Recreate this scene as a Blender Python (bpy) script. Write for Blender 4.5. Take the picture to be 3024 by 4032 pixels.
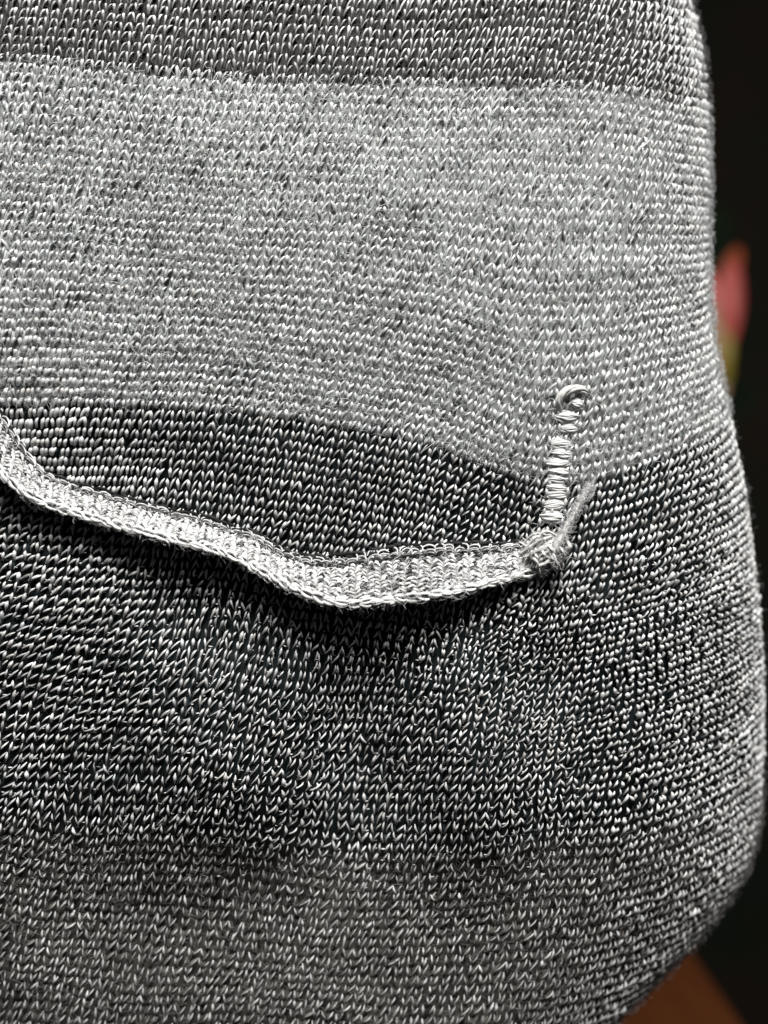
import bpy, math
import numpy as np
from mathutils import Vector

# ------------------------------------------------------------------ scene, camera, light
scene = bpy.context.scene
for o in list(bpy.data.objects):
    bpy.data.objects.remove(o)
col = scene.collection
rng = np.random.default_rng(7)

S = 5.5e-5            # metres per photo pixel on the plane of the fabric
D = 0.24              # camera distance to that plane
cam_d = bpy.data.cameras.new("camera")
cam = bpy.data.objects.new("camera", cam_d)
col.objects.link(cam)
cam.location = (0, -D, 0)
cam.rotation_euler = (math.radians(90), 0, 0)
cam_d.sensor_fit = 'VERTICAL'
cam_d.sensor_height = 36
cam_d.lens = 18 / (2016 * S / D)
cam_d.clip_start = 0.005
cam_d.clip_end = 20
cam_d.dof.use_dof = True
cam_d.dof.focus_distance = 0.240
cam_d.dof.aperture_fstop = 6.2
scene.camera = cam

world = bpy.data.worlds.new("World")
scene.world = world
world.use_nodes = True
bg = world.node_tree.nodes["Background"]
bg.inputs[0].default_value = (0.80, 0.92, 1.0, 1)
bg.inputs[1].default_value = 0.06


def lamp(name, loc, target, size, power, color):
    d = bpy.data.lights.new(name, 'AREA')
    d.shape = 'DISK'
    d.size = size
    d.energy = power
    d.color = color
    o = bpy.data.objects.new(name, d)
    col.objects.link(o)
    o.location = loc
    o.rotation_euler = (Vector(target) - Vector(loc)).to_track_quat('-Z', 'Y').to_euler()
    return o


lamp("window_lamp", (0.09, -0.50, 0.68), (0.0, 0.0, 0.0), 0.30, 25, (1.0, 0.985, 0.96))

scene.view_settings.view_transform = 'Standard'
scene.view_settings.look = 'None'
scene.view_settings.exposure = 0.0
scene.view_settings.gamma = 1
scene.view_settings.use_curve_mapping = False


# ------------------------------------------------------------------ small maths
def sstep(a, b, x):
    t = np.clip((x - a) / (b - a), 0, 1)
    return t * t * (3 - 2 * t)


def smooth_noise(seed, x, y, scale):
    r = np.random.default_rng(seed)
    G = r.uniform(-1, 1, (64, 64))
    a = np.asarray(x) / scale + 20
    b = np.asarray(y) / scale + 20
    i = np.floor(a).astype(int)
    j = np.floor(b).astype(int)
    f = a - i
    g = b - j
    f = f * f * (3 - 2 * f)
    g = g * g * (3 - 2 * g)
    i0, i1, j0, j1 = i % 64, (i + 1) % 64, j % 64, (j + 1) % 64
    return (G[i0, j0] * (1 - f) * (1 - g) + G[i1, j0] * f * (1 - g)
            + G[i0, j1] * (1 - f) * g + G[i1, j1] * f * g)


def curve_interp(xs, ys):
    """smooth (C1) interpolation through points"""
    xs = np.array(xs, float)
    ys = np.array(ys, float)
    m = np.gradient(ys, xs)

    def f(x):
        x = np.asarray(x, float)
        i = np.clip(np.searchsorted(xs, x) - 1, 0, len(xs) - 2)
        h = xs[i + 1] - xs[i]
        t = np.clip((x - xs[i]) / h, -0.5, 1.5)
        return ((2 * t ** 3 - 3 * t ** 2 + 1) * ys[i] + (t ** 3 - 2 * t ** 2 + t) * h * m[i]
                + (-2 * t ** 3 + 3 * t ** 2) * ys[i + 1] + (t ** 3 - t ** 2) * h * m[i + 1])
    return f


# ------------------------------------------------------------------ form of the garment
# silhouette on the right (photo pixels)
sil = curve_interp([-600, -300, 0, 200, 400, 700, 1100, 1280, 1510, 1730, 1970, 2190, 2460, 2740, 3010, 3240, 3430,
                    3575, 3720, 3865, 4032, 4300, 4900, 5600, 7200],
                   [2640, 2690, 2734, 2778, 2796, 2802, 2800, 2806, 2844, 2898, 2944, 2971, 2999, 3010, 3004, 2988,
                    2935, 2846, 2732, 2590, 2425, 2250, 2150, 2120, 2100])
roll_r = curve_interp([-600, 0, 1000, 1800, 2600, 3400, 4000, 5200], [560, 540, 520, 560, 700, 680, 560, 520])

rb_top = curve_interp([-700, 0, 800, 1500, 2300, 2700, 3600, 5000], [-30, 0, 60, 90, 110, 160, 240, 300])
rb_mid = curve_interp([-700, 0, 500, 1100, 1700, 2180, 2360, 2700, 2900, 3700, 5000],
                      [0, 0, 12, 55, 165, 320, 290, 190, 130, -60, -200])
rb_bot = curve_interp([-700, 0, 800, 1500, 2200, 2700, 2900, 3700, 5000], [-20, 0, 50, 90, 60, -60, -130, -300, -450])


def row_bend(px, v):
    w1 = sstep(250, 1650, v)
    w2 = sstep(1800, 3300, v)
    return rb_top(px) * (1 - w1) + rb_mid(px) * w1 * (1 - w2) + rb_bot(px) * w2


Tp = np.array([(-320, 1360), (-200, 1455), (-80, 1560), (0, 1640), (60, 1735), (163, 1862), (271, 1911), (434, 1960),
               (597, 2003), (760, 2041), (900, 2085), (1008, 2117), (1117, 2180), (1225, 2207), (1334, 2204),
               (1442, 2187), (1605, 2162), (1800, 2155), (2037, 2150), (2150, 2128)], float)
Lp = np.array([(-390, 1500), (-270, 1610), (-150, 1715), (-50, 1815), (40, 1915), (140, 1985), (270, 2035), (420, 2078),
               (560, 2116), (730, 2160), (900, 2206), (1000, 2256), (1117, 2318), (1225, 2366), (1320, 2394),
               (1442, 2396), (1605, 2377), (1800, 2350), (2037, 2288), (2165, 2258)], float)
T_of = curve_interp(Tp[:, 0], Tp[:, 1])
L_of = curve_interp(Lp[:, 0], Lp[:, 1])


def bump(px, py, cx, cy, sx, sy, rot=0.0):
    c, s = math.cos(rot), math.sin(rot)
    a = (px - cx) * c + (py - cy) * s
    b = -(px - cx) * s + (py - cy) * c
    return np.exp(-(a / sx) ** 2 - (b / sy) ** 2)


def height(px, py, lower):
    """relief toward the camera in photo pixels; lower = 1 below the pocket mouth"""
    h = 0.0 * px
    h = h + 60 * bump(px, py, 1300, 900, 1500, 900)
    h = h - 120 * sstep(1500, -700, py)
    pocket = sstep(2260, 2020, px)
    xx = np.clip(px, -380, 2150)
    tt, ll = T_of(xx), L_of(xx)
    up = (1 - lower)
    h = h - up * pocket * (75 * sstep(-420, 60, py - tt) + 70 * sstep(0, 200, py - tt))
    h = h + lower * pocket * 45 * sstep(650, 0, py - ll)
    h = h - lower * pocket * 40 * sstep(0, -150, py - ll)
    # soft folds of the front below the pocket
    lw = sstep(2250, 2700, py)
    h = h + lw * (100 * bump(px, py, 830, 2960, 400, 420, 0.5)
                  - 120 * bump(px, py, 1390, 3000, 210, 520, 0.15)
                  + 105 * bump(px, py, 1900, 3080, 230, 420, -0.1)
                  - 75 * bump(px, py, 2150, 2620, 200, 300, -0.5)
                  + 40 * bump(px, py, 2500, 3000, 240, 500))
    h = h + 45 * bump(px, py, 250, 2500, 380, 300) - 35 * bump(px, py, 750, 2420, 260, 180, 0.5)
    h = h - 45 * bump(px, py, 900, 3560, 900, 260)
    h = h - 380 * sstep(2250, 4700, py) ** 1.2
    # shallow side crease near the silhouette, puckers round the bar tack
    h = h - 26 * bump(px, py, 2790, 1930, 28, 260, 0.08)
    h = h - 22 * bump(px, py, 2215, 1850, 60, 300, -0.1)
    h = h + 7 * smooth_noise(3, px, py, 260) + 4 * smooth_noise(4, px, py, 120)
    return h


LEAN = -0.22


def flat(u, v):
    """fabric coordinates -> picture-plane pixels before the roll at the side"""
    px = 1512 + (u - 1512) * (1 + 0.10 * sstep(2150, 3000, v)) + LEAN * (v - 2016)
    px = px + (9 + 9 * sstep(2200, 2700, v)) * smooth_noise(11, u, v, 330) + 4 * smooth_noise(12, u, v, 110)
    py = v + row_bend(px, v)
    py = py + (8 + 12 * sstep(2200, 2700, v)) * smooth_noise(13, u, v, 330) + 4 * smooth_noise(14, u, v, 120)
    return px, py


def roll(px, py):
    s = sil(py) - 16 - 10 * sstep(1500, 700, py)
    r = roll_r(py)
    th = np.clip((px - (s - r)) / r, 0, 2.6)
    over = px > (s - r)
    q = np.where(over, s - r + r * np.sin(th), px)
    drop = np.where(over, r * (1 - np.cos(th)), 0.0)
    return q, drop, th


def to_world(px, py, h):
    k = (D - h * S) / D
    return np.stack([(px - 1512) * S * k, -h * S, (2016 - py) * S * k], -1)


def surf(u, v, lower):
    px, py = flat(u, v)
    q, drop, th = roll(px, py)
    h = height(q, py, lower) * np.cos(np.clip(th, 0, 1.5)) - drop
    return to_world(q, py, h)


def surf_frame(u, v, lower):
    e = 3.0
    p = surf(u, v, lower)
    du = surf(u + e, v, lower) - surf(u - e, v, lower)
    dv = surf(u, v + e, lower) - surf(u, v - e, lower)
    n = np.cross(dv, du)
    n /= np.linalg.norm(n, axis=-1, keepdims=True) + 1e-12
    return p, -n if False else n


# ------------------------------------------------------------------ mesh building
def make_mesh(name, verts, quads, tint=None, uv=None):
    me = bpy.data.meshes.new(name)
    verts = np.ascontiguousarray(verts.reshape(-1, 3), dtype=np.float32)
    quads = np.ascontiguousarray(quads.reshape(-1, 4), dtype=np.int32)
    nv, nf = len(verts), len(quads)
    me.vertices.add(nv)
    me.vertices.foreach_set("co", verts.ravel())
    me.loops.add(nf * 4)
    me.loops.foreach_set("vertex_index", quads.ravel())
    me.polygons.add(nf)
    me.polygons.foreach_set("loop_start", np.arange(nf, dtype=np.int32) * 4)
    if tint is not None:
        a = me.attributes.new("tint", 'FLOAT_COLOR', 'POINT')
        t = np.ones((nv, 4), np.float32)
        t[:, :3] = tint.reshape(-1, 3)
        a.data.foreach_set("color", t.ravel())
    if uv is not None:
        a = me.attributes.new("fibre", 'FLOAT_VECTOR', 'POINT')
        a.data.foreach_set("vector", np.ascontiguousarray(uv.reshape(-1, 3), dtype=np.float32).ravel())
    me.update(calc_edges=True)
    me.validate()
    return me


def tube_verts(C, R, N, sides=6, flatness=1.0):
    """C (n,k,3) centre lines, R (n,k) radii in metres, N (n,3) or (n,k,3) reference normals"""
    T = np.gradient(C, axis=1)
    T /= np.linalg.norm(T, axis=-1, keepdims=True) + 1e-12
    if N.ndim == 2:
        N = np.repeat(N[:, None, :], C.shape[1], 1)
    side = np.cross(T, N)
    side /= np.linalg.norm(side, axis=-1, keepdims=True) + 1e-12
    up = np.cross(side, T)
    a = np.arange(sides) * 2 * np.pi / sides
    V = (C[:, :, None, :] + R[:, :, None, None] * (np.cos(a)[None, None, :, None] * side[:, :, None, :]
                                                   + flatness * np.sin(a)[None, None, :, None] * up[:, :, None, :]))
    return V


def tube_quads(n, k, sides):
    base = np.arange(n)[:, None, None] * (k * sides)
    r = np.arange(k - 1)[None, :, None] * sides
    s = np.arange(sides)[None, None, :]
    s2 = (s + 1) % sides
    return np.stack(np.broadcast_arrays(base + r + s, base + r + s2, base + r + sides + s2, base + r + sides + s), -1)


def tube_uv(n, k, sides, seed):
    r = np.random.default_rng(seed).uniform(0, 50, n)
    out = np.zeros((n, k, sides, 3))
    a = np.arange(sides) * 2 * np.pi / sides
    out[..., 0] = r[:, None, None] + np.cos(a)[None, None, :]
    out[..., 1] = r[:, None, None] * 0.7 + np.sin(a)[None, None, :]
    out[..., 2] = np.linspace(0, 1, k)[None, :, None] + r[:, None, None]
    return out


def spread(t, k, sides):
    """per-strand colour -> per-vertex"""
    return np.broadcast_to(t[:, None, None, :], (t.shape[0], k, sides, 3))


def link(name, me, mat, parent=None, loc=None, kind=None):
    o = bpy.data.objects.new(name, me)
    if me is not None and mat is not None and not me.materials:
        me.materials.append(mat)
    col.objects.link(o)
    if parent is not None:
        o.parent = parent
    if loc is not None:
        o.location = loc
    if kind:
        o["kind"] = kind
    return o


# ------------------------------------------------------------------ materials
def yarn_material(name, rough, spec, sheen, streak=0.25, bump_s=0.35, color=None):
    m = bpy.data.materials.new(name)
    m.use_nodes = True
    nt = m.node_tree
    b = nt.nodes["Principled BSDF"]
    b.inputs["Roughness"].default_value = rough
    b.inputs["Specular IOR Level"].default_value = spec
    b.inputs["Sheen Weight"].default_value = sheen
    b.inputs["Sheen Roughness"].default_value = 0.4
    at = nt.nodes.new("ShaderNodeAttribute")
    at.attribute_name = "tint"
    fb = nt.nodes.new("ShaderNodeAttribute")
    fb.attribute_name = "fibre"
    mp = nt.nodes.new("ShaderNodeVectorMath")
    mp.operation = 'MULTIPLY'
    mp.inputs[1].default_value = (2.4, 2.4, 0.7)
    nt.links.new(fb.outputs["Vector"], mp.inputs[0])
    nz = nt.nodes.new("ShaderNodeTexNoise")
    nz.inputs["Scale"].default_value = 1.6
    nz.inputs["Detail"].default_value = 3
    nt.links.new(mp.outputs[0], nz.inputs["Vector"])
    rmp = nt.nodes.new("ShaderNodeMapRange")
    rmp.inputs[1].default_value = 0.3
    rmp.inputs[2].default_value = 0.7
    rmp.inputs[3].default_value = 1 - streak
    rmp.inputs[4].default_value = 1.0
    nt.links.new(nz.outputs[0], rmp.inputs[0])
    mx = nt.nodes.new("ShaderNodeVectorMath")
    mx.operation = 'SCALE'
    if color is None:
        nt.links.new(at.outputs["Color"], mx.inputs[0])
    else:
        mx.inputs[0].default_value = color
    nt.links.new(rmp.outputs[0], mx.inputs["Scale"])
    nt.links.new(mx.outputs[0], b.inputs["Base Color"])
    bp = nt.nodes.new("ShaderNodeBump")
    bp.inputs["Strength"].default_value = bump_s
    bp.inputs["Distance"].default_value = 0.0002
    nt.links.new(nz.outputs[0], bp.inputs["Height"])
    nt.links.new(bp.outputs[0], b.inputs["Normal"])
    return m


M_white = yarn_material("glossy_white_yarn", 0.40, 0.75, 0.10, 0.28)
M_ground = yarn_material("ground_yarn", 0.85, 0.08, 0.02, 0.35)
M_fuzz = yarn_material("fuzz", 0.7, 0.3, 0.3, 0.1, 0.0)
M_cotton = yarn_material("soft_cotton_yarn", 0.75, 0.25, 0.3, 0.4)

# ------------------------------------------------------------------ garment root
BASE_Z = -0.255
root = bpy.data.objects.new("knitted_garment", None)
col.objects.link(root)
root.empty_display_size = 0.02
root.location = (0, 0, BASE_Z)
root["label"] = "grey and black marled knitted garment with a white edged pocket, standing on the table"
root["category"] = "garment"
OFF = (0, 0, -BASE_Z)


def zone_color(v, py, jitter):
    """ground yarn colour by knitted stripe (row coordinate)"""
    charcoal = np.array([0.032, 0.030, 0.030])
    pale = np.array([0.27, 0.281, 0.279])
    black = np.array([0.009, 0.012, 0.0125])
    taupe = np.array([0.060, 0.055, 0.050])
    vv = v + jitter
    w = (vv > 232)[..., None].astype(float)
    c = charcoal * (1 - w) + pale * w
    w = (vv > 1580)[..., None].astype(float)
    c = c * (1 - w) + black * w
    w = sstep(3180, 3420, vv)[..., None]
    c = c * (1 - w) + taupe * w
    return c


def fuzziness(v):
    return np.where(v < 232, 0.55, np.where(v < 1585, 1.0, 0.05 + 0.9 * sstep(3150, 3450, v)))


# ---- backing sheet (the plain ground of the knit), upper and lower pieces
def mask_upper(px, py):
    xx = np.clip(px, -380, 2150)
    return (px > 2165) & (py < 2150) | (px <= 2165) & (py < T_of(xx) + 170)


def mask_lower(px, py):
    xx = np.clip(px, -380, 2165)
    return (px > 2165) & (py >= 2150) | (px <= 2165) & (py > L_of(xx) - 110)


def sheet(lower, vmin, vmax, step, off):
    us = np.arange(-900, 4700, step)
    vs = np.arange(vmin, vmax, step)
    U, V = np.meshgrid(us, vs, indexing='ij')
    p, n = surf_frame(U, V, lower)
    P = p + n * (off * S)
    px, py = flat(U, V)
    ok = mask_lower(px, py) if lower else mask_upper(px, py)
    _, _, th = roll(px, py)
    ok &= (th < 2.4) & (px > -420)
    I = np.arange(U.size).reshape(U.shape)
    q = np.stack([I[:-1, :-1], I[1:, :-1], I[1:, 1:], I[:-1, 1:]], -1)
    keep = ok[:-1, :-1] & ok[1:, 1:] & ok[1:, :-1] & ok[:-1, 1:]
    q = q[keep]
    used = np.unique(q)
    remap = -np.ones(U.size, int)
    remap[used] = np.arange(len(used))
    c = zone_color(V, py, 0)
    uvw = np.stack([U / 30, V / 30, U * 0], -1)
    return P.reshape(-1, 3)[used], remap[q], c.reshape(-1, 3)[used], uvw.reshape(-1, 3)[used]


def join(parts):
    vs, qs, cs, us = [], [], [], []
    o = 0
    for v, q, c, u in parts:
        vs.append(v.reshape(-1, 3)); qs.append(q.reshape(-1, 4) + o); cs.append(c.reshape(-1, 3)); us.append(u.reshape(-1, 3))
        o += len(vs[-1])
    return np.concatenate(vs), np.concatenate(qs), np.concatenate(cs), np.concatenate(us)


v_, q_, c_, u_ = join([sheet(0, -420, 2500, 24, -24), sheet(1, 1200, 6760, 24, -26)])
front = link("front_panel", make_mesh("front_panel", v_, q_, c_, u_), M_ground, root, OFF)

# ---- the stitches
PW, PH = 42.0, 38.5
ci = np.arange(-40, 118)
ri = np.arange(-10, 118)
CI, RI = np.meshgrid(ci, ri, indexing='ij')
U0 = (CI * PW + 0.0).ravel()
V0 = (RI * PH).ravel().astype(float)
U0 = U0 + rng.normal(0, 2.2, U0.shape)
V0 = V0 + rng.normal(0, 1.8, V0.shape)


def stitch_set(lower):
    px, py = flat(U0, V0)
    q, drop, th = roll(px, py)
    ok = mask_lower(px, py) if lower else mask_upper(px, py)
    ok &= (th < 1.8) & (px > -330) & (py > -330) & (py < 4330)
    return U0[ok], V0[ok], px[ok], q[ok], py[ok], th[ok]


def legs_for(u, v, px, q, py, lower, seed):
    """parameters of the two legs of every stitch; local s across, t down, pixels"""
    n = len(u)
    r = np.random.default_rng(seed)
    # regional looks of the knit
    sq = sstep(750, 150, px) * sstep(900, 1500, py) * (1 - lower)            # square blocks by the pocket corner
    vee = lower * sstep(2050, 1700, px) * sstep(420, 150, py - L_of(np.clip(px, -380, 2165)))
    slant = lower * sstep(900, 350, px) * sstep(3300, 2700, py)
    bead = sstep(2150, 2500, px) * sstep(900, 1900, py)
    spike = sstep(3150, 3500, py) * (1 - 0.6 * bead)
    out = []
    for leg in (0, 1):
        if leg == 0:
            P = dict(bs=-20, bt=27, ts=-3, tt=-17, rh=4.9, rt=2.4, h=11)
            Q = dict(bs=-10, bt=19, ts=-8, tt=-17, rh=9.0, rt=7.0, h=8)
            Vv = dict(bs=-4, bt=21, ts=-17, tt=-17, rh=5.2, rt=2.4, h=8)
            Sl = dict(bs=-27, bt=20, ts=3, tt=-10, rh=5.4, rt=2.6, h=10)
            Bd = dict(bs=-16, bt=22, ts=-6, tt=-10, rh=6.0, rt=2.0, h=10)
            Sp = dict(bs=-17, bt=23, ts=-4, tt=-19, rh=4.6, rt=3.0, h=10)
        else:
            P = dict(bs=13, bt=29, ts=9, tt=-18, rh=7.0, rt=2.4, h=15)
            Q = dict(bs=7, bt=19, ts=8, tt=-17, rh=9.5, rt=7.0, h=9)
            Vv = dict(bs=8, bt=21, ts=17, tt=-18, rh=5.2, rt=2.4, h=8)
            Sl = dict(bs=12, bt=24, ts=11, tt=-17, rh=7.4, rt=3.0, h=13)
            Bd = dict(bs=13, bt=28, ts=10, tt=-11, rh=8.6, rt=2.0, h=13)
            Sp = dict(bs=13, bt=25, ts=9, tt=-21, rh=5.2, rt=3.0, h=12)
        d = {}
        for k in P:
            x = np.full(n, float(P[k]))
            for w, Z in ((sq, Q), (vee, Vv), (slant, Sl), (bead, Bd), (spike, Sp)):
                x = x * (1 - w) + Z[k] * w
            d[k] = x
        low = sstep(2300, 2700, py) * (1 - bead)
        d['rh'] *= 1 - 0.17 * low
        d['rh'] *= np.where(v < 240, 0.84, np.where(v < 1585, 1.0, 0.93))
        size = np.exp(r.normal(0, 0.13 + 0.07 * lower, n))
        d['rh'] *= size
        d['rt'] *= size
        for k, a in (('bs', 3.0), ('bt', 2.5), ('ts', 2.6), ('tt', 2.4), ('h', 2.2)):
            d[k] += r.normal(0, a * (1 + 0.55 * lower), n)
        # now and then a twisted or slack strand
        odd = r.uniform(0, 1, n) < 0.06
        d['ts'] += odd * r.normal(0, 8, n)
        d['bs'] += odd * r.normal(0, 8, n)
        d['h'] += odd * 5
        out.append(d)
    return out


KS, SIDES = 6, 6
tpar = np.linspace(0, 1, KS)


def strand_geometry(u, v, d, lower, k=KS, sides=SIDES, hoff=0.0, rs=1.0):
    t = np.linspace(0, 1, k)[None, :]
    s = d['ts'][:, None] * (1 - t) + d['bs'][:, None] * t
    y = d['tt'][:, None] * (1 - t) + d['bt'][:, None] * t
    s = s + np.sin(t * np.pi) * 2.0 * np.sign(d['bs'])[:, None]
    h = d['h'][:, None] * (1 - 1.25 * sstep(0.36, 1.05, t)) + hoff
    h = h - 8 * np.exp(-(t / 0.10) ** 2)
    prof = d['rt'][:, None] + (d['rh'] - d['rt'])[:, None] * np.exp(-((t - 0.30) / 0.36) ** 2)
    cap = np.sqrt(np.clip(1 - ((0.16 - t) / 0.17) ** 2, 0.02, 1)) * (t < 0.16) + (t >= 0.16)
    capb = np.sqrt(np.clip(1 - ((t - 0.86) / 0.15) ** 2, 0.02, 1)) * (t > 0.86) + (t <= 0.86)
    R = prof * cap * capb * rs
    uu = u[:, None] + s
    vv = v[:, None] + y
    p, n = surf_frame(uu, vv, lower)
    C = p + n * (h[..., None] * S)
    return tube_verts(C, R * S, n, sides)


def tint_white(n, r, py, px):
    b = 0.44 * np.exp(r.normal(0, 0.16, n))
    b = b * (1 + 0.20 * smooth_noise(24, px, py * 1.3, 150))
    b = np.clip(b, 0.2, 0.75)
    dull = r.uniform(0, 1, n) < 0.10
    b = np.where(dull, b * 0.6, b)
    warm = r.normal(0, 0.012, n)
    return np.stack([b * (1 + warm), b, b * (1 - warm - 0.012)], -1)


white_parts, ground_parts, stitch_info = [], [], []
for lower in (0, 1):
    u, v, px, q, py, th = stitch_set(lower)
    n = len(u)
    r = np.random.default_rng(50 + lower)
    legs = legs_for(u, v, px, q, py, lower, 60 + lower)
    G = [strand_geometry(u, v, d, lower) for d in legs]
    tw = tint_white(n, r, v, u)
    rowv = np.random.default_rng(19).uniform(0.62, 1.12, 400)[np.clip(np.round(v / PH).astype(int) + 40, 0, 399)]
    tw = tw * np.where(v < 240, rowv, 0.5 + 0.5 * rowv)[:, None]
    tw = [np.clip(tw * r.uniform(0.82, 1.10, (n, 1)), 0, 0.85) for _ in (0, 1)]
    stitch_info.append((u, v, q, py, th, G, tw, lower))
    # ground yarn: a second, duller loop lying beside and behind each bright one
    zc = zone_color(v, py, r.normal(0, 10, n) + np.where(v < 600, 34 * smooth_noise(28, u, v * 0, 120), 0))
    zc = zc * np.exp(r.normal(0, 0.22, (n, 1))) * np.clip(1 + 0.35 * smooth_noise(21, u, v * 1.6, 190) + 0.40 * smooth_noise(22, u * 0.4, v * 2.2, 75), 0.25, 1.5)[:, None]
    fz = fuzziness(v)
    for k, d in enumerate(legs):
        e = {a: b.copy() for a, b in d.items()}
        dx = -9 if k == 0 else 8
        e['ts'] += dx + r.normal(0, 2, n)
        e['bs'] += dx * 0.8 + r.normal(0, 2, n)
        e['tt'] += 4
        e['bt'] += 6
        e['rh'] = 5.0 + 2.0 * fz + r.normal(0, 0.5, n)
        e['rt'] = 4.0 + 2.2 * fz
        e['h'] = d['h'] - 15 + 4.5 * fz + r.normal(0, 1.5, n)
        gv = strand_geometry(u, v, e, lower, 5, 4)
        ground_parts.append((gv, tube_quads(n, 5, 4), spread(zc, 5, 4), tube_uv(n, 5, 4, 70 + k)))

# small glints of bright yarn lying across between the columns of the lower front
u, v, q, py = stitch_info[1][:4]
r = np.random.default_rng(77)
sel = (r.uniform(0, 1, len(u)) < 0.45) & (py < 3500)
uu, vv = u[sel] + 24 + r.normal(0, 3, sel.sum()), v[sel] + r.normal(8, 5, sel.sum())
m = len(uu)
t = np.linspace(0, 1, 5)[None, :]
hl = r.uniform(5, 10, m)[:, None]
p, nn = surf_frame(uu[:, None] + (t - 0.5) * 2 * hl, vv[:, None] + r.normal(0, 2, m)[:, None] * (t - 0.5), 1)
C = p + nn * ((-1 + 3 * np.sin(np.pi * t))[..., None] * S)
R = r.uniform(2.2, 3.6, m)[:, None] * np.sqrt(np.clip(np.sin(np.pi * (t * 0.9 + 0.05)), 0.05, 1))
glint = (tube_verts(C, R * S, nn, 5), tube_quads(m, 5, 5), spread(tint_white(m, r, 0, 0), 5, 5), tube_uv(m, 5, 5, 78))
white_parts.append(glint)

# choose the 300 stitches that show largest as single pieces, the rest stay one mesh
areas = []
for u, v, q, py, th, G, tw, lower in stitch_info:
    A = np.concatenate([G[0].reshape(len(u), -1, 3), G[1].reshape(len(u), -1, 3)], 1)
    k = D / (D + A[..., 1])
    X = A[..., 0] * k / S
    Z = A[..., 2] * k / S
    area = (X.max(1) - X.min(1)) * (Z.max(1) - Z.min(1))
    xx = np.clip(q, -380, 2150)
    vis = (q > 40) & (q < 2980) & (py > 40) & (py < 3990) & (th < 0.9)
    if lower:
        vis &= (py > L_of(xx) + 60) | (q > 2260)
    else:
        vis &= (py < T_of(xx) - 40) | (q > 2340)
        vis &= ~((np.abs(q - 2210) < 90) & (py > 1500) & (py < 2100))
    areas.append(np.where(vis, area, 0))
allA = np.concatenate(areas)
thr = np.sort(allA)[-300]

for (u, v, q, py, th, G, tw, lower), area in zip(stitch_info, areas):
    n = len(u)
    single = area >= thr
    rest = ~single
    m = int(rest.sum())
    for k in (0, 1):
        white_parts.append((G[k][rest], tube_quads(m, KS, SIDES), spread(tw[k][rest], KS, SIDES), tube_uv(m, KS, SIDES, 80 + k)))
    for i in np.nonzero(single)[0]:
        V2 = np.concatenate([G[0][i:i + 1], G[1][i:i + 1]])
        cen = V2.reshape(-1, 3).mean(0)
        tt = np.concatenate([tw[0][i:i + 1], tw[1][i:i + 1]])
        me = make_mesh("stitch", V2 - cen, tube_quads(2, KS, SIDES), spread(tt, KS, SIDES), tube_uv(2, KS, SIDES, int(i)))
        link("stitch", me, M_white, front, tuple(float(x) for x in cen))

v_, q_, c_, u_ = join(white_parts)
link("knit_stitches", make_mesh("knit_stitches", v_, q_, c_, u_), M_white, front, kind="stuff")
v_, q_, c_, u_ = join(ground_parts)
link("ground_yarn", make_mesh("ground_yarn", v_, q_, c_, u_), M_ground, front, kind="stuff")


# ------------------------------------------------------------------ loose fibres
def fibres(P, N, length, lift, width, tint, seed, k=4):
    """curly hairs starting at P; all arrays (n,3)/(n,)"""
    r = np.random.default_rng(seed)
    n = len(P)
    a = np.cross(N, r.normal(0, 1, (n, 3)))
    a /= np.linalg.norm(a, axis=1, keepdims=True) + 1e-12
    b = np.cross(N, a)
    t = np.linspace(0, 1, k)[None, :, None]
    curl = r.normal(0, 0.55, n)[:, None, None]
    curl2 = r.normal(0, 0.25, n)[:, None, None]
    Ln = length[:, None, None]
    C = (P[:, None, :] + a[:, None, :] * Ln * t + b[:, None, :] * Ln * (curl * t ** 2 + curl2 * np.sin(t * 6.0))
         + N[:, None, :] * (lift[:, None, None] * np.sin(t * np.pi * 0.8)))
    R = np.repeat(width[:, None], k, 1)
    R[:, -1] *= 0.3
    V = tube_verts(C, R, N, 3)
    return V, tube_quads(n, k, 3), spread(tint, k, 3), tube_uv(n, k, 3, seed + 1)


fz_parts = []
for lower, count in ((0, 30000), (1, 15000)):
    r = np.random.default_rng(90 + lower)
    uu = r.uniform(-500, 4200, count * 3)
    vv = r.uniform(-400, 2400, count * 3) if not lower else r.uniform(1300, 4350, count * 3)
    px, py = flat(uu, vv)
    q, dr, th = roll(px, py)
    clump = 0.65 + 0.6 * smooth_noise(31, uu, vv, 90)
    ok = (mask_lower(px, py) if lower else mask_upper(px, py)) & (th < 1.75) & (px > -320) & (py > -320) & (py < 4320)
    ok &= r.uniform(0, 1, len(uu)) < fuzziness(vv) * clump
    idx = np.nonzero(ok)[0][:count]
    uu, vv, py = uu[idx], vv[idx], py[idx]
    p, nn = surf_frame(uu, vv, lower)
    p = p + nn * (r.uniform(2, 14, len(uu)) * S)[:, None]
    tint = zone_color(vv, py, r.normal(0, 14, len(uu))) * np.exp(r.normal(0.1, 0.3, len(uu)))[:, None]
    tint = np.clip(tint * 1.15, 0.01, 0.55)
    fz_parts.append(fibres(p, nn, r.uniform(14, 55, len(uu)) * S, r.uniform(2, 13, len(uu)) * S,
                           r.uniform(0.45, 0.95, len(uu)) * S, tint, 92 + lower))
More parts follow.
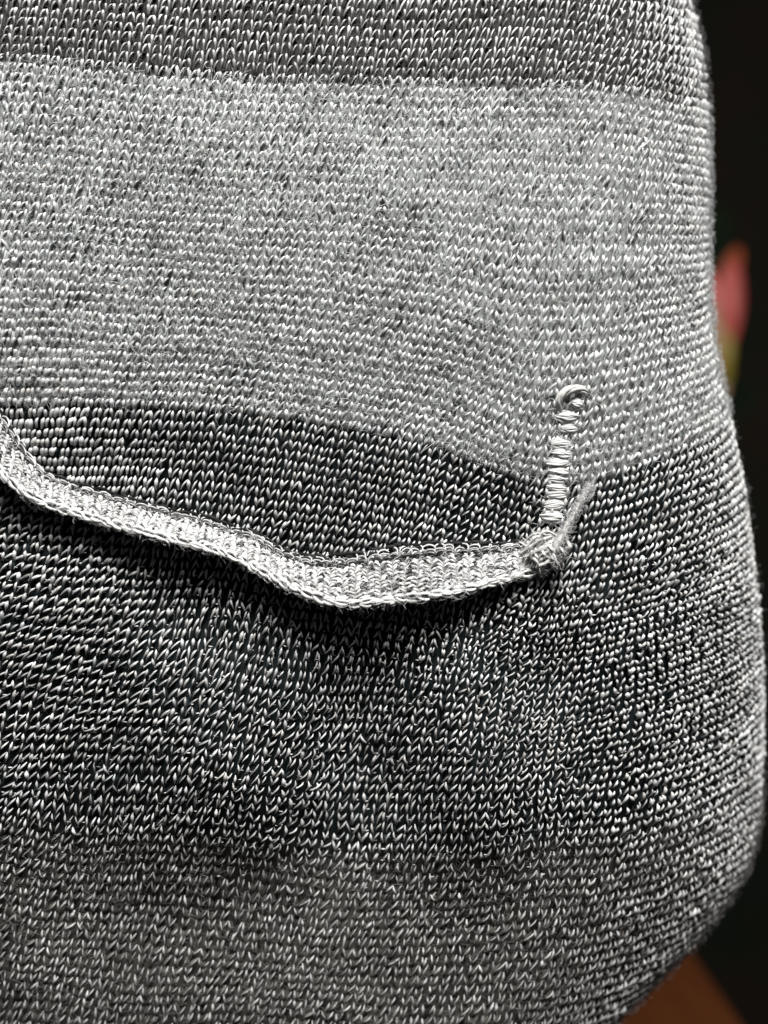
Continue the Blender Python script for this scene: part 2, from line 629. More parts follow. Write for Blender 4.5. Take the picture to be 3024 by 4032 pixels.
# hairs standing out along the turned side edge
for lower, count in ((0, 2600), (1, 1500)):
    r = np.random.default_rng(190 + lower)
    py0 = r.uniform(-200, 2100, count) if not lower else r.uniform(2200, 4200, count)
    vv = py0 + 100
    tgt = sil(py0) - 16 - roll_r(py0) + roll_r(py0) * r.uniform(1.35, 1.75, count)
    uu = tgt.copy()
    for _ in range(6):
        px, py = flat(uu, vv)
        uu = uu + (tgt - px)
        vv = vv + (py0 - py)
    keep = r.uniform(0, 1, count) < np.clip(fuzziness(vv), 0.12, 1)
    uu, vv = uu[keep], vv[keep]
    p, nn = surf_frame(uu, vv, lower)
    m = len(uu)
    tint = np.clip(zone_color(vv, vv, r.normal(0, 10, m)) * 1.1 + 0.02, 0.03, 0.45)
    fz_parts.append(fibres(p + nn * (6 * S), nn, r.uniform(12, 60, m) * S, r.uniform(3, 42, m) ** 1.0 * S,
                           r.uniform(0.5, 0.95, m) * S, tint, 192 + lower))
v_, q_, c_, u_ = join(fz_parts)
link("fuzz", make_mesh("fuzz", v_, q_, c_, u_), M_fuzz, front, kind="stuff")

# ------------------------------------------------------------------ pocket welt
Lp[:, 1] -= 24
Tp[:, 1] += 6
seg = np.concatenate([[0], np.cumsum(np.linalg.norm(np.diff((Tp + Lp) / 2, axis=0), axis=1))])
WL = seg[-1]
fTx, fTy = curve_interp(seg, Tp[:, 0]), curve_interp(seg, Tp[:, 1])
fLx, fLy = curve_interp(seg, Lp[:, 0]), curve_interp(seg, Lp[:, 1])


def lip(a):
    """how far the lip of the welt stands off, along its length"""
    return 150 - 85 * sstep(WL - 420, WL - 20, a) + 14 * smooth_noise(41, a, a * 0, 260)


def welt(a, b, off=0.0):
    """a along (px), b across 0 (inner seam) .. 1 (lip) .. 2 (back underneath)"""
    tx, ty, lx, ly = fTx(a), fTy(a), fLx(a), fLy(a)
    f = np.clip(b, 0, 1)
    g = np.clip(b - 1, 0, 1)
    hT = height(tx, ty, 0 * a) + 22
    hL = height(lx, ly, 0 * a + 1) + lip(a) * 0.75
    x = tx + (lx - tx) * f
    y = ty + (ly - ty) * f
    h = hT + (hL - hT) * (f ** 0.85) + 26 * np.sin(f * np.pi) * 0.8
    # rounded lip and the underside running back to the front panel
    ang = np.clip(g / 0.35, 0, 1) * np.pi
    x = x - (lx - tx) * 0.55 * np.clip((g - 0.35) / 0.65, 0, 1)
    y = y + 10 * np.sin(ang) - (ly - ty) * 0.55 * np.clip((g - 0.35) / 0.65, 0, 1)
    h = h - 15 * (1 - np.cos(ang)) - (hL - height(lx, ly, 0 * a + 1)) * 0.9 * np.clip((g - 0.35) / 0.65, 0, 1)
    return x, y, h


def welt_w(a, b):
    return to_world(*welt(a, b))


def welt_frame(a, b):
    e = 0.01
    p = welt_w(a, b)
    da = welt_w(a + 3, b) - welt_w(a - 3, b)
    db = welt_w(a, b + e) - welt_w(a, b - e)
    n = np.cross(db, da)
    n /= np.linalg.norm(n, axis=-1, keepdims=True) + 1e-12
    return p, n


aa = np.linspace(0, WL, 150)
bb = np.concatenate([np.linspace(0, 1, 10), 1 + np.linspace(0.05, 0.35, 6), 1 + np.linspace(0.5, 1, 5)])
A2, B2 = np.meshgrid(aa, bb, indexing='ij')
Wv = welt_w(A2, B2)
I = np.arange(A2.size).reshape(A2.shape)
wq = np.stack([I[:-1, :-1], I[1:, :-1], I[1:, 1:], I[:-1, 1:]], -1)
wc = np.broadcast_to(np.array([0.16, 0.16, 0.158]), Wv.shape)
welt_o = link("pocket_welt", make_mesh("pocket_welt", Wv, wq, wc, np.stack([A2 / 8, B2 * 10, A2 * 0], -1)), M_cotton, root, OFF)
welt_o["label"] = "pale grey ribbed welt curling out along the pocket mouth"

# herringbone stitches of the welt
wcol = np.arange(20, WL - 60, 50.0)
wrow = np.linspace(0.10, 0.97, 12)
WA, WB = np.meshgrid(wcol, wrow, indexing='ij')
WA = WA.ravel() + rng.normal(0, 2.5, WA.size)
WB = WB.ravel() + rng.normal(0, 0.010, WB.size)


def welt_legs(a0, b0, sgn, seed, k=6, sides=6):
    r = np.random.default_rng(seed)
    n = len(a0)
    t = np.linspace(0, 1, k)[None, :]
    wid = np.hypot(fLx(a0) - fTx(a0), fLy(a0) - fTy(a0))
    # the lines of the rib lie flatter toward the far end of the pocket
    rise = (11 + 4 * r.normal(0, 1, n)) / wid
    reach = 25 + r.normal(0, 2.5, n)
    A = a0[:, None] + sgn * (2 + reach[:, None] * t)
    B = b0[:, None] - rise[:, None] * t
    hh = 9 * np.sin(np.pi * np.clip(t * 0.9 + 0.08, 0, 1)) - 1 + r.normal(0, 1.3, n)[:, None]
    p, nn = welt_frame(A, B)
    C = p + nn * (hh[..., None] * S)
    R = (5.7 + r.normal(0, 0.9, n))[:, None] * np.sqrt(np.clip(np.sin(np.pi * (t * 0.94 + 0.03)), 0.02, 1))
    return tube_verts(C, R * S, nn, sides)


WG = [welt_legs(WA, WB, -1, 301), welt_legs(WA, WB, 1, 302)]
nW = len(WA)
wt = 0.54 * np.exp(rng.normal(0, 0.13, (2, nW)))
dk = rng.uniform(0, 1, (2, nW)) < 0.17
wt = np.clip(np.where(dk, wt * 0.12, wt), 0.04, 0.8)
wt3 = np.stack([wt, wt, wt * 0.985], -1)
order = np.argsort(-1.0 * (WA > 350) + rng.uniform(0, 0.4, nW))
pick = np.zeros(nW, bool)
pick[order[:300]] = True
for i in np.nonzero(pick)[0]:
    V2 = np.concatenate([WG[0][i:i + 1], WG[1][i:i + 1]])
    cen = V2.reshape(-1, 3).mean(0)
    me = make_mesh("welt_stitch", V2 - cen, tube_quads(2, 6, 6), spread(wt3[:, i], 6, 6), tube_uv(2, 6, 6, 400 + int(i)))
    link("welt_stitch", me, M_cotton, welt_o, tuple(float(x) for x in cen))
# dark flecks between the ribs
r = np.random.default_rng(555)
sel = r.uniform(0, 1, nW) < 0.5
fa, fb = WA[sel] + 25 + r.normal(0, 3, sel.sum()), WB[sel] - 0.05 + r.normal(0, 0.01, sel.sum())
m = len(fa)
t = np.linspace(0, 1, 5)[None, :]
p, nn = welt_frame(fa[:, None] + (t - 0.5) * r.uniform(10, 22, m)[:, None], fb[:, None] + (t - 0.5) * r.normal(0, 0.05, m)[:, None])
C = p + nn * ((5 + 6 * np.sin(np.pi * t))[..., None] * S)
R = r.uniform(2.2, 4.2, m)[:, None] * np.sqrt(np.clip(np.sin(np.pi * (t * 0.9 + 0.05)), 0.05, 1))
v_, q_, c_, u_ = join([(tube_verts(C, R * S, nn, 5), tube_quads(m, 5, 5), spread(np.full((m, 3), 0.02), 5, 5), tube_uv(m, 5, 5, 556))])
link("dark_flecks", make_mesh("dark_flecks", v_, q_, c_, u_), M_ground, welt_o, kind="stuff")
rest = ~pick
if rest.any():
    m = int(rest.sum())
    v_, q_, c_, u_ = join([(WG[k][rest], tube_quads(m, 6, 6), spread(wt3[k][rest], 6, 6), tube_uv(m, 6, 6, 500 + k)) for k in (0, 1)])
    link("welt_stitches", make_mesh("welt_stitches", v_, q_, c_, u_), M_cotton, welt_o, kind="stuff")

# cord of slanting strands along the lip
ra = np.arange(10, WL - 25, 46.0)
for i, a0 in enumerate(ra):
    r = np.random.default_rng(600 + i)
    vs = []
    for s in range(4):
        t = np.linspace(0, 1, 9)[None, :]
        L = 54 + r.normal(0, 4)
        A = a0 + t * L + r.normal(0, 3)
        B = 0.955 + 0.032 * s + r.normal(0.03, 0.04) * t + r.normal(0, 0.015)
        p, nn = welt_frame(A, B)
        hh = 3 + 9 * np.sin(np.pi * t)
        C = p + nn * (hh[..., None] * S)
        R = (5.8 + r.normal(0, 1.0)) * np.sqrt(np.clip(np.sin(np.pi * (t * 0.95 + 0.025)), 0.02, 1))
        vs.append(tube_verts(C, R * S, nn, 7))
    V3 = np.concatenate(vs)
    cen = V3.reshape(-1, 3).mean(0)
    b = np.clip(0.66 * np.exp(r.normal(0, 0.1, (4, 1))), 0, 0.8) * np.array([[1, 1, 0.98]])
    me = make_mesh("rim_stitch", V3 - cen, tube_quads(4, 9, 7), spread(b, 9, 7), tube_uv(4, 9, 7, 650 + i))
    link("rim_stitch", me, M_cotton, welt_o, tuple(float(x) for x in cen))

# chain of marled loops where the welt meets the pocket
la = np.arange(330, WL - 60, 44.0) + np.random.default_rng(5).normal(0, 5, len(np.arange(330, WL - 60, 44.0)))
for i, a0 in enumerate(la):
    r = np.random.default_rng(700 + i)
    vs, cs = [], []
    t = np.linspace(0, 1, 11)[None, :]
    for s, (rad, colr, dh) in enumerate(((4.2, 0.45, 18), (7.0, 0.013, 14), (3.8, 0.32, 16), (8.0, 0.013, 11))):
        arc = math.pi * (0.05 + r.uniform(-0.1, 0.25) + r.uniform(0.75, 1.0) * t)
        w = 24 + r.normal(0, 2.5)
        ht = (0.075 if s < 2 else 0.05) * r.uniform(0.6, 1.5) + r.normal(0, 0.008)
        A = a0 - w * np.cos(arc) + (6 if s % 2 else 0) + r.normal(0, 2)
        B = 0.08 + 0.06 * (s // 2) - ht * np.sin(arc) + (-0.06 if s == 1 else 0.05 if s == 3 else 0)
        p, nn = welt_frame(A, np.clip(B, -0.2, 1))
        x, y, h = welt(A, np.clip(B, 0, 1))
        y = y + np.minimum(B, 0) * 170
        p = to_world(x, y, h)
        C = p + nn * ((dh + 6 * np.sin(np.pi * t))[..., None] * S)
        R = rad * np.sqrt(np.clip(np.sin(np.pi * (t * 0.94 + 0.03)), 0.03, 1))
        vs.append(tube_verts(C, R * S, nn, 6))
        cs.append([colr * (0.9 + 0.2 * r.uniform())] * 3)
    V3 = np.concatenate(vs)
    cen = V3.reshape(-1, 3).mean(0)
    me = make_mesh("edge_loop", V3 - cen, tube_quads(4, 11, 6), spread(np.array(cs), 11, 6), tube_uv(4, 11, 6, 750 + i))
    link("edge_loop", me, M_white, welt_o, tuple(float(x) for x in cen))

# short dark strands on both sides of the chain, painting in the shaded gap
for b0, dy, rad, hh in ((0.0, -24, 7.0, 9), (0.0, -10, 6.5, 9), (0.13, 0, 5, 8)):
    for i, a0 in enumerate(np.arange(300, WL - 90, 34.0)):
        r = np.random.default_rng(4000 + i + int(dy * 31))
        t = np.linspace(0, 1, 7)[None, :]
        A = a0 + r.normal(0, 4) + t * r.uniform(34, 52)
        x, y, h = welt(A, 0 * A + b0)
        y = y + dy + r.normal(0, 4) + (t - 0.5) * r.normal(0, 9)
        _, nn = welt_frame(A, 0 * A + max(b0, 0.02))
        C = to_world(x, y, h + hh + 6 * np.sin(np.pi * t) + r.normal(0, 2))
        R = (rad + r.normal(0, 1)) * np.sqrt(np.clip(np.sin(np.pi * (t * 0.94 + 0.03)), 0.03, 1))
        V3 = tube_verts(C, R * S, nn, 6)
        cen = V3.reshape(-1, 3).mean(0)
        me = make_mesh("gap_shade_strand", V3 - cen, tube_quads(1, 7, 6), spread(np.full((1, 3), r.uniform(0.008, 0.03)), 7, 6), tube_uv(1, 7, 6, 47 + i))
        link("gap_shade_strand", me, M_ground, welt_o, tuple(float(x) for x in cen))

# fuzz of the welt
r = np.random.default_rng(810)
n = 2600
a = r.uniform(0, WL - 20, n)
b = r.uniform(0.05, 1.25, n)
p, nn = welt_frame(a, b)
p = p + nn * (r.uniform(3, 12, n) * S)[:, None]
tint = np.clip(0.55 * np.exp(r.normal(0, 0.2, n)), 0.1, 0.75)[:, None] * np.ones((1, 3))
fw = fibres(p, nn, r.uniform(14, 50, n) * S, r.uniform(2, 14, n) * S, r.uniform(0.5, 1.0, n) * S, tint, 811)
v_, q_, c_, u_ = join([fw])
link("welt_fuzz", make_mesh("welt_fuzz", v_, q_, c_, u_), M_fuzz, welt_o, kind="stuff")

# ------------------------------------------------------------------ bar tack, knot and loose thread


def px_frame(px, py, lower=0.0):
    e = 4.0
    lo = np.zeros_like(px) + lower
    p = to_world(px, py, height(px, py, lo))
    dx = to_world(px + e, py, height(px + e, py, lo)) - to_world(px - e, py, height(px - e, py, lo))
    dy = to_world(px, py + e, height(px, py + e, lo)) - to_world(px, py - e, height(px, py - e, lo))
    n = np.cross(dy, dx)
    n /= np.linalg.norm(n, axis=-1, keepdims=True) + 1e-12
    return p, n


tack = bpy.data.objects.new("bar_tack", None)
col.objects.link(tack)
tack.parent = root
tack.location = OFF
tack["label"] = "column of white satin bar tack stitches at the end of the pocket mouth"


def bundle(cx, cy, w, h, ang, seed, parent=tack, name="satin_stitch", nst=9, lift=22):
    r = np.random.default_rng(seed)
    vs, cs = [], []
    t = np.linspace(0, 1, 13)[None, :]
    for s in range(nst):
        f = (s - (nst - 1) / 2) / ((nst - 1) / 2)
        x = (t - 0.5) * w * (1.0 - 0.12 * abs(f) + r.normal(0, 0.05)) + r.normal(0, 3)
        y = f * h * 0.5 * (0.35 + 0.65 * np.sin(np.pi * (0.1 + 0.8 * t))) + r.uniform(1, 3.4) * np.sin(t * r.uniform(3, 7) + r.uniform(0, 6))
        X = cx + x * math.cos(ang) - y * math.sin(ang)
        Y = cy + x * math.sin(ang) + y * math.cos(ang)
        p, nn = px_frame(X, Y)
        hh = 2 + lift * np.sqrt(np.clip(np.sin(np.pi * t), 0, 1)) * (1 - 0.65 * f * f) + r.normal(0, 1)
        C = p + nn * (hh[..., None] * S)
        R = (h * 0.118 + r.normal(0, 0.6)) * (0.75 + 0.25 * np.sin(np.pi * t))
        vs.append(tube_verts(C, R * S, nn, 7))
        b = np.clip(0.56 * math.exp(r.normal(0, 0.10)), 0, 0.8)
        cs.append([b, b, b * 0.985])
    V3 = np.concatenate(vs)
    cen = V3.reshape(-1, 3).mean(0)
    me = make_mesh(name, V3 - cen, tube_quads(nst, 13, 7), spread(np.array(cs), 13, 7), tube_uv(nst, 13, 7, seed))
    return link(name, me, M_cotton, parent, tuple(float(x) for x in cen))


for i, (cx, cy, w, h, ang) in enumerate([
        (2234, 1642, 84, 46, 0.05), (2236, 1688, 72, 40, 0.10), (2207, 1746, 88, 44, 0.02), (2212, 1786, 84, 38, 0.12),
        (2196, 1822, 98, 42, -0.04), (2198, 1855, 86, 36, 0.10), (2193, 1886, 76, 36, 0.05), (2190, 1918, 78, 36, 0.10),
        (2187, 1948, 78, 36, 0.05), (2180, 1988, 82, 46, 0.02), (2176, 2036, 82, 50, 0.04),
        (2270, 1590, 46, 38, 0.3)]):
    bundle(cx, cy, w, h, ang, 900 + i)


r = np.random.default_rng(930)
n = 260
X = 2205 + r.normal(0, 34, n)
Y = r.uniform(1610, 2065, n)
X = X + (1850 - Y) * 0.13
p, nn = px_frame(X, Y)
v_, q_, c_, u_ = join([fibres(p + nn * (r.uniform(5, 17, n) * S)[:, None], nn, r.uniform(15, 50, n) * S, r.uniform(2, 10, n) * S,
                              r.uniform(0.4, 0.8, n) * S, np.full((n, 3), 0.5), 931)])
link("tack_fuzz", make_mesh("tack_fuzz", v_, q_, c_, u_), M_fuzz, tack, kind="stuff")


def yarn_path(name, pts, radii, plies, twist, parent, mat, bright, seed, heights, lower=0.0, k=40, gap=0.55):
    """plied yarn along photo points with given stand-off heights"""
    r = np.random.default_rng(seed)
    pts = np.array(pts, float)
    s = np.linspace(0, 1, len(pts))
    t = np.linspace(0, 1, k)
    X, Y = curve_interp(s, pts[:, 0])(t), curve_interp(s, pts[:, 1])(t)
    Hh = curve_interp(s, heights)(t)
    Rr = curve_interp(s, radii)(t)
    lo = np.zeros(k) + lower
    P = to_world(X, Y, height(X, Y, lo) + Hh)
    T = np.gradient(P, axis=0)
    T /= np.linalg.norm(T, axis=1, keepdims=True)
    ref = np.array([0.0, -1.0, 0.0])
    sd = np.cross(T, ref)
    sd /= np.linalg.norm(sd, axis=1, keepdims=True)
    up = np.cross(sd, T)
    vs, cs = [], []
    for j in range(plies):
        ph = 2 * np.pi * j / plies + twist * t + r.normal(0, 0.1)
        C = P + (np.cos(ph)[:, None] * sd + np.sin(ph)[:, None] * up) * (Rr * gap * S)[:, None]
        R = Rr * (0.62 if plies < 5 else 0.48) * (1 + 0.06 * np.sin(t * 40 + j))
        vs.append(tube_verts(C[None], (R * S)[None], np.broadcast_to(ref, (1, k, 3)), 8))
        b = bright * (0.9 + 0.15 * r.uniform())
        cs.append([b, b * 0.985, b * 0.955])
    V3 = np.concatenate(vs)
    cen = V3.reshape(-1, 3).mean(0)
    off = cen if parent in (tack,) else cen + np.array(OFF)
    me = make_mesh(name, V3 - cen, tube_quads(plies, k, 8), spread(np.array(cs), k, 8), tube_uv(plies, k, 8, seed))
    o = link(name, me, mat, parent, tuple(float(x) for x in off))
    # a halo of short hairs
    n = int(26 * k)
    ii = r.integers(0, k, n)
    N = r.normal(0, 1, (n, 3))
    N /= np.linalg.norm(N, axis=1, keepdims=True)
    f = fibres(P[ii] + N * (Rr[ii] * 0.9 * S)[:, None] - cen, N, r.uniform(10, 34, n) * S, r.uniform(1, 7, n) * S,
               r.uniform(0.4, 0.8, n) * S, np.full((n, 3), bright * 0.9), seed + 5)
    v_, q_, c_, u_ = join([f])
    link(name + "_fuzz", make_mesh(name + "_fuzz", v_, q_, c_, u_), M_fuzz, o, kind="stuff") if parent is root else None
    return o


yarn_path("tack_loop", [(2204, 1608), (2202, 1576), (2222, 1547), (2256, 1532), (2290, 1534), (2306, 1546)], [13, 15, 17, 17, 15, 11], 5, 4.0,
          tack, M_cotton, 0.54, 940, [4, 20, 26, 26, 18, 2], gap=0.6)

# the frayed, knotted end of the welt
r = np.random.default_rng(960)
t = np.linspace(0, 1, 22)
NK = 74
Cs, Rs, cs = [], [], []
kz = float(height(np.array([2128.0]), np.array([2192.0]), np.array([0.5]))[0])
for i in range(NK):
    if i < 50:      # strands gathered toward the loose thread
        p0 = np.array([2068 + r.normal(0, 16), 2212 + r.uniform(-52, 56)])
        p1 = np.array([2194 + r.normal(0, 12), 2150 + r.normal(0, 26)])
        bend = np.array([r.normal(-4, 16), r.normal(-8, 22)])
        h0, h1, hm = r.uniform(20, 95), r.uniform(40, 105), r.uniform(20, 62)
    else:           # wraps across
        c = np.array([2128, 2186]) + r.normal(0, 1, 2) * (34, 18)
        p0 = c + np.array([-r.uniform(0, 30), -r.uniform(40, 66)])
        p1 = c + np.array([r.uniform(5, 45), r.uniform(36, 66)])
        bend = np.array([r.normal(22, 14), r.normal(0, 12)])
        h0, h1, hm = r.uniform(0, 40), r.uniform(0, 40), r.uniform(95, 130)
    xy = p0[None] * (1 - t)[:, None] + p1[None] * t[:, None] + bend[None] * np.sin(np.pi * t)[:, None]
    xy += np.stack([np.sin(t * r.uniform(4, 9) + r.uniform(0, 6)), np.cos(t * r.uniform(4, 9) + r.uniform(0, 6))], -1) * 4
    h = kz + h0 * (1 - t) + h1 * t + hm * np.sin(np.pi * t) + 3 * np.sin(t * 9 + i)
    Cs.append(to_world(xy[:, 0], xy[:, 1], h))
    Rs.append((5.6 + r.normal(0, 1.3)) * np.sqrt(np.clip(np.sin(np.pi * (t * 0.94 + 0.03)), 0.05, 1)))
    b = 0.60 * math.exp(r.normal(0, 0.18)) * (0.45 if r.uniform() < 0.12 else 1)
    cs.append([b, b * 0.985, b * 0.955])
Cs = np.array(Cs)
V3 = tube_verts(Cs, np.array(Rs) * S, np.broadcast_to(np.array([0.05, -1.0, 0.02]), Cs.shape), 6)
cen = V3.reshape(-1, 3).mean(0)
knot = link("thread_knot", make_mesh("thread_knot", V3 - cen, tube_quads(NK, 22, 6), spread(np.array(cs), 22, 6), tube_uv(NK, 22, 6, 961)),
            M_cotton, root, tuple(float(x) for x in cen + np.array(OFF)))
n = 800
ii, jj = r.integers(0, NK, n), r.integers(0, 22, n)
N = r.normal(0, 1, (n, 3)) + np.array([0, -0.8, 0])
N /= np.linalg.norm(N, axis=1, keepdims=True)
v_, q_, c_, u_ = join([fibres(Cs[ii, jj] - cen, N, r.uniform(14, 44, n) * S, r.uniform(4, 18, n) * S, r.uniform(0.4, 0.8, n) * S,
                              np.full((n, 3), 0.55), 970)])
link("knot_fuzz", make_mesh("knot_fuzz", v_, q_, c_, u_), M_fuzz, knot, kind="stuff")
yarn_path("loose_thread", [(2095, 2262), (2150, 2205), (2196, 2142), (2232, 2075), (2275, 1995), (2305, 1945), (2322, 1908)],
          [10, 13, 13, 10, 8, 11, 7], 4, 5.0, root, M_cotton, 0.46, 980, [95, 130, 125, 105, 75, 45, 18], 0.0, 60)


# ------------------------------------------------------------------ the table and the dark background
def simple_material(name, c1, c2, scale, rough, stretch=(1, 1, 1), spec=0.3):
    m = bpy.data.materials.new(name)
    m.use_nodes = True
    nt = m.node_tree
    b = nt.nodes["Principled BSDF"]
    b.inputs["Roughness"].default_value = rough
    b.inputs["Specular IOR Level"].default_value = spec
    tc = nt.nodes.new("ShaderNodeTexCoord")
    mp = nt.nodes.new("ShaderNodeMapping")
    mp.inputs["Scale"].default_value = stretch
    nz = nt.nodes.new("ShaderNodeTexNoise")
    nz.inputs["Scale"].default_value = scale
    nz.inputs["Detail"].default_value = 5
    rp = nt.nodes.new("ShaderNodeValToRGB")
    rp.color_ramp.elements[0].position = 0.3
    rp.color_ramp.elements[1].position = 0.7
    rp.color_ramp.elements[0].color = (*c1, 1)
    rp.color_ramp.elements[1].color = (*c2, 1)
    nt.links.new(tc.outputs["Object"], mp.inputs[0])
    nt.links.new(mp.outputs[0], nz.inputs["Vector"])
    nt.links.new(nz.outputs[0], rp.inputs[0])
    nt.links.new(rp.outputs[0], b.inputs["Base Color"])
    return m


M_wood = simple_material("brown_wood", (0.048, 0.013, 0.003), (0.062, 0.018, 0.0045), 9, 0.45, (9, 1, 1))
M_dark = simple_material("dark_wall", (0.005, 0.010, 0.006), (0.016, 0.010, 0.007), 7, 0.9, (1, 1, 1), 0.1)
M_floor = simple_material("dark_floor", (0.008, 0.007, 0.006), (0.013, 0.011, 0.009), 10, 0.8, (1, 1, 1), 0.1)


def box(name, lo, hi, mat, parent=None, bevel=0.0, loc=(0, 0, 0)):
    import bmesh
    bm = bmesh.new()
    bmesh.ops.create_cube(bm, size=1)
    for v in bm.verts:
        v.co = Vector([(lo[i] + hi[i]) / 2 + v.co[i] * (hi[i] - lo[i]) - loc[i] for i in range(3)])
    if bevel:
        bmesh.ops.bevel(bm, geom=bm.edges[:], offset=bevel, segments=3, affect='EDGES')
    me = bpy.data.meshes.new(name)
    bm.to_mesh(me)
    bm.free()
    o = link(name, me, mat, parent, loc)
    return o


FLOOR = -0.80
o = box("floor", (-2.5, -2.0, FLOOR - 0.05), (2.5, 1.35, FLOOR), M_floor)
o["kind"] = "structure"
o = box("wall", (-2.5, 1.35, FLOOR), (2.5, 1.40, 1.6), M_dark)
o["kind"] = "structure"

TT = BASE_Z
table = bpy.data.objects.new("wooden_table", None)
col.objects.link(table)
table.location = (-0.2, 0.1, FLOOR)
table["label"] = "brown wooden table with a smooth top, behind and beneath the garment"
table["category"] = "table"
tl = (-0.2, 0.1, FLOOR)
box("tabletop", (-0.50 + 0.2, -0.05 - 0.1, TT - 0.022 - FLOOR), (0.180 + 0.2, 0.60 - 0.1, TT - FLOOR), M_wood, table, 0.003)
for lx in (-0.46, 0.14):
    for ly in (0.0, 0.55):
        box("leg", (lx - 0.018 + 0.2, ly - 0.018 - 0.1, 0), (lx + 0.018 + 0.2, ly + 0.018 - 0.1, TT - 0.022 - FLOOR), M_wood, table, 0.002)

# flowering plant in a dark tub standing on the floor, far out of focus
M_petal = simple_material("red_petal", (0.34, 0.050, 0.042), (0.38, 0.080, 0.068), 30, 0.5)
M_orange = simple_material("orange_petal", (0.26, 0.05, 0.012), (0.30, 0.065, 0.015), 30, 0.5)
M_cream = simple_material("cream_petal", (0.27, 0.17, 0.10), (0.30, 0.20, 0.12), 30, 0.5)
M_yellow = simple_material("yellow_green_leaf", (0.17, 0.125, 0.006), (0.20, 0.15, 0.008), 30, 0.5)
M_maroon = simple_material("maroon_bud", (0.16, 0.012, 0.02), (0.20, 0.02, 0.03), 30, 0.5)
M_leaf = simple_material("dark_green_leaf", (0.004, 0.007, 0.004), (0.006, 0.011, 0.005), 20, 0.9, (1, 1, 1), 0.05)
M_tub = simple_material("black_tub", (0.006, 0.006, 0.006), (0.01, 0.01, 0.01), 8, 0.6)

FY = 0.75


def at(px, py, y):
    k = (D + y) / D
    return np.array([(px - 1512) * S * k, y, (2016 - py) * S * k])


plant_loc = at(2000, 1300, FY)
plant_loc[2] = FLOOR
plant = bpy.data.objects.new("flowering_plant", None)
col.objects.link(plant)
plant.location = tuple(float(x) for x in plant_loc)
plant["label"] = "blurred potted plant with a pink and yellow flower in the dark behind the garment"
plant["category"] = "plant"


def blade(name, base, tip, width, mat, bow, seed, thick=0.0006):
    """petal or leaf: curved, cupped, closed solid with pointed ends"""
    base, tip = np.array(base, float), np.array(tip, float)
    width, bow = width * 1.98, bow * 1.98
    r = np.random.default_rng(seed)
    ax = tip - base
    L = np.linalg.norm(ax)
    ax /= L
    back = np.array([0.0, 1.0, 0.0]) + r.normal(0, 0.25, 3)
    sd = np.cross(ax, back)
    sd /= np.linalg.norm(sd)
    nn = np.cross(sd, ax)
    na, nb = 12, 5
    t = np.linspace(0, 1, na)
    w = width * (np.sin(np.pi * np.clip(t * 0.93 + 0.05, 0, 1)) ** 0.7)
    rows = []
    for j, f in enumerate(np.linspace(-1, 1, nb)):
        rows.append(base + ax * (t * L)[:, None] + sd * (w * f)[:, None] + nn * (bow * np.sin(np.pi * t) - 0.35 * w * f * f)[:, None])
    F = np.stack(rows, 1)
    B = F + nn * thick
    V = np.concatenate([F.reshape(-1, 3), B.reshape(-1, 3)])
    I = np.arange(na * nb).reshape(na, nb)
    q = np.stack([I[:-1, :-1], I[1:, :-1], I[1:, 1:], I[:-1, 1:]], -1).reshape(-1, 4)
    o = na * nb
    q2 = q[:, ::-1] + o
    e = [np.stack([I[:-1, 0], I[1:, 0], I[1:, 0] + o, I[:-1, 0] + o], -1), np.stack([I[:-1, -1], I[1:, -1], I[1:, -1] + o, I[:-1, -1] + o], -1),
         np.stack([I[0, :-1], I[0, 1:], I[0, 1:] + o, I[0, :-1] + o], -1), np.stack([I[-1, :-1], I[-1, 1:], I[-1, 1:] + o, I[-1, :-1] + o], -1)]
    me = make_mesh(name, V - plant_loc, np.concatenate([q, q2] + e))
    return link(name, me, mat, plant)


def fl(px, py, dy=0.0):
    return at(px - 52, py + 10, FY + dy)


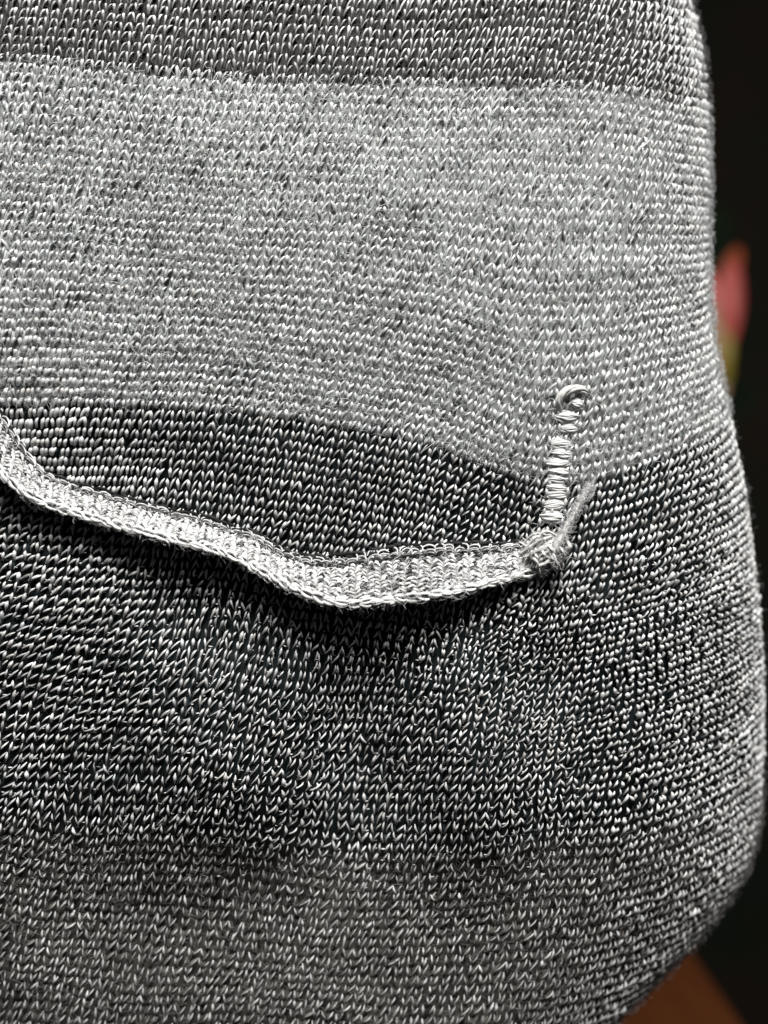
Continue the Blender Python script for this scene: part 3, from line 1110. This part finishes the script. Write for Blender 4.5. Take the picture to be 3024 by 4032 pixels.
blade("petal", fl(2862, 1420), fl(2842, 1060, -0.004), 0.0075, M_petal, -0.004, 1)
blade("petal", fl(2880, 1430), fl(2946, 1010, 0.004), 0.0068, M_petal, 0.003, 2)
blade("petal", fl(2850, 1440), fl(2800, 1080, 0.010), 0.0070, M_orange, 0.002, 3)
blade("petal", fl(2885, 1420), fl(2912, 1100, 0.014), 0.0072, M_petal, 0.002, 4)
blade("petal", fl(2900, 1150, 0.02), fl(2962, 960, 0.02), 0.0045, M_orange, 0.002, 5)
blade("petal", fl(2846, 1470, -0.010), fl(2838, 1170, -0.012), 0.0062, M_cream, -0.004, 6)
blade("sepal", fl(2880, 1500, -0.012), fl(2915, 1290, -0.012), 0.0038, M_yellow, -0.002, 7)
blade("sepal", fl(2868, 1540, -0.008), fl(2900, 1380, -0.014), 0.0040, M_yellow, -0.002, 8)
blade("bud", fl(2846, 1480, -0.018), fl(2852, 1390, -0.018), 0.0030, M_maroon, -0.002, 9, 0.004)
blade("sepal", fl(2876, 1580, -0.006), fl(2874, 1470, -0.010), 0.0034, M_cream, -0.002, 10)
# stem, leaves, tub
st = np.stack([fl(2868, 1560) * (1 - t) + np.array([plant_loc[0], plant_loc[1], FLOOR + 0.2]) * t
               + np.array([0.0, 0.01, 0]) * math.sin(t * 3.1) for t in np.linspace(0, 1, 14)])[None]
me = make_mesh("stem", tube_verts(st, np.full((1, 14), 0.0022), np.broadcast_to(np.array([0.0, -1, 0]), (1, 14, 3)), 8) - plant_loc, tube_quads(1, 14, 8))
link("stem", me, M_leaf, plant)
sx, sz = fl(2868, 1560)[0], fl(0, 1560)[2]
for i, (dx, z0, tx, tz, w) in enumerate([(0.008, sz - 0.02, 0.07, sz + 0.02, 0.012), (0.0, sz - 0.08, -0.05, sz - 0.02, 0.014), (-0.03, sz - 0.12, -0.09, sz - 0.05, 0.015),
                                         (0.0, sz + 0.0, 0.035, sz + 0.20, 0.011), (0.0, sz - 0.01, -0.015, sz + 0.17, 0.010)]):
    blade("leaf", (sx + dx, FY + 0.03, z0), (sx + tx, FY + 0.09, tz), w, M_leaf, 0.012, 20 + i)
zz = np.array([0.0, 0.002, 0.006, 0.10, 0.205, 0.215, 0.215, 0.20])
rr = np.array([0.001, 0.05, 0.055, 0.065, 0.075, 0.078, 0.070, 0.001])
tub = np.stack([np.zeros(8), np.zeros(8), zz], -1)[None]
aa_ = np.arange(28) * 2 * np.pi / 28
TV = np.stack([rr[:, None] * np.cos(aa_), rr[:, None] * np.sin(aa_), np.repeat(zz[:, None], 28, 1)], -1)
link("tub", make_mesh("tub", TV, tube_quads(1, 8, 28)), M_tub, plant)
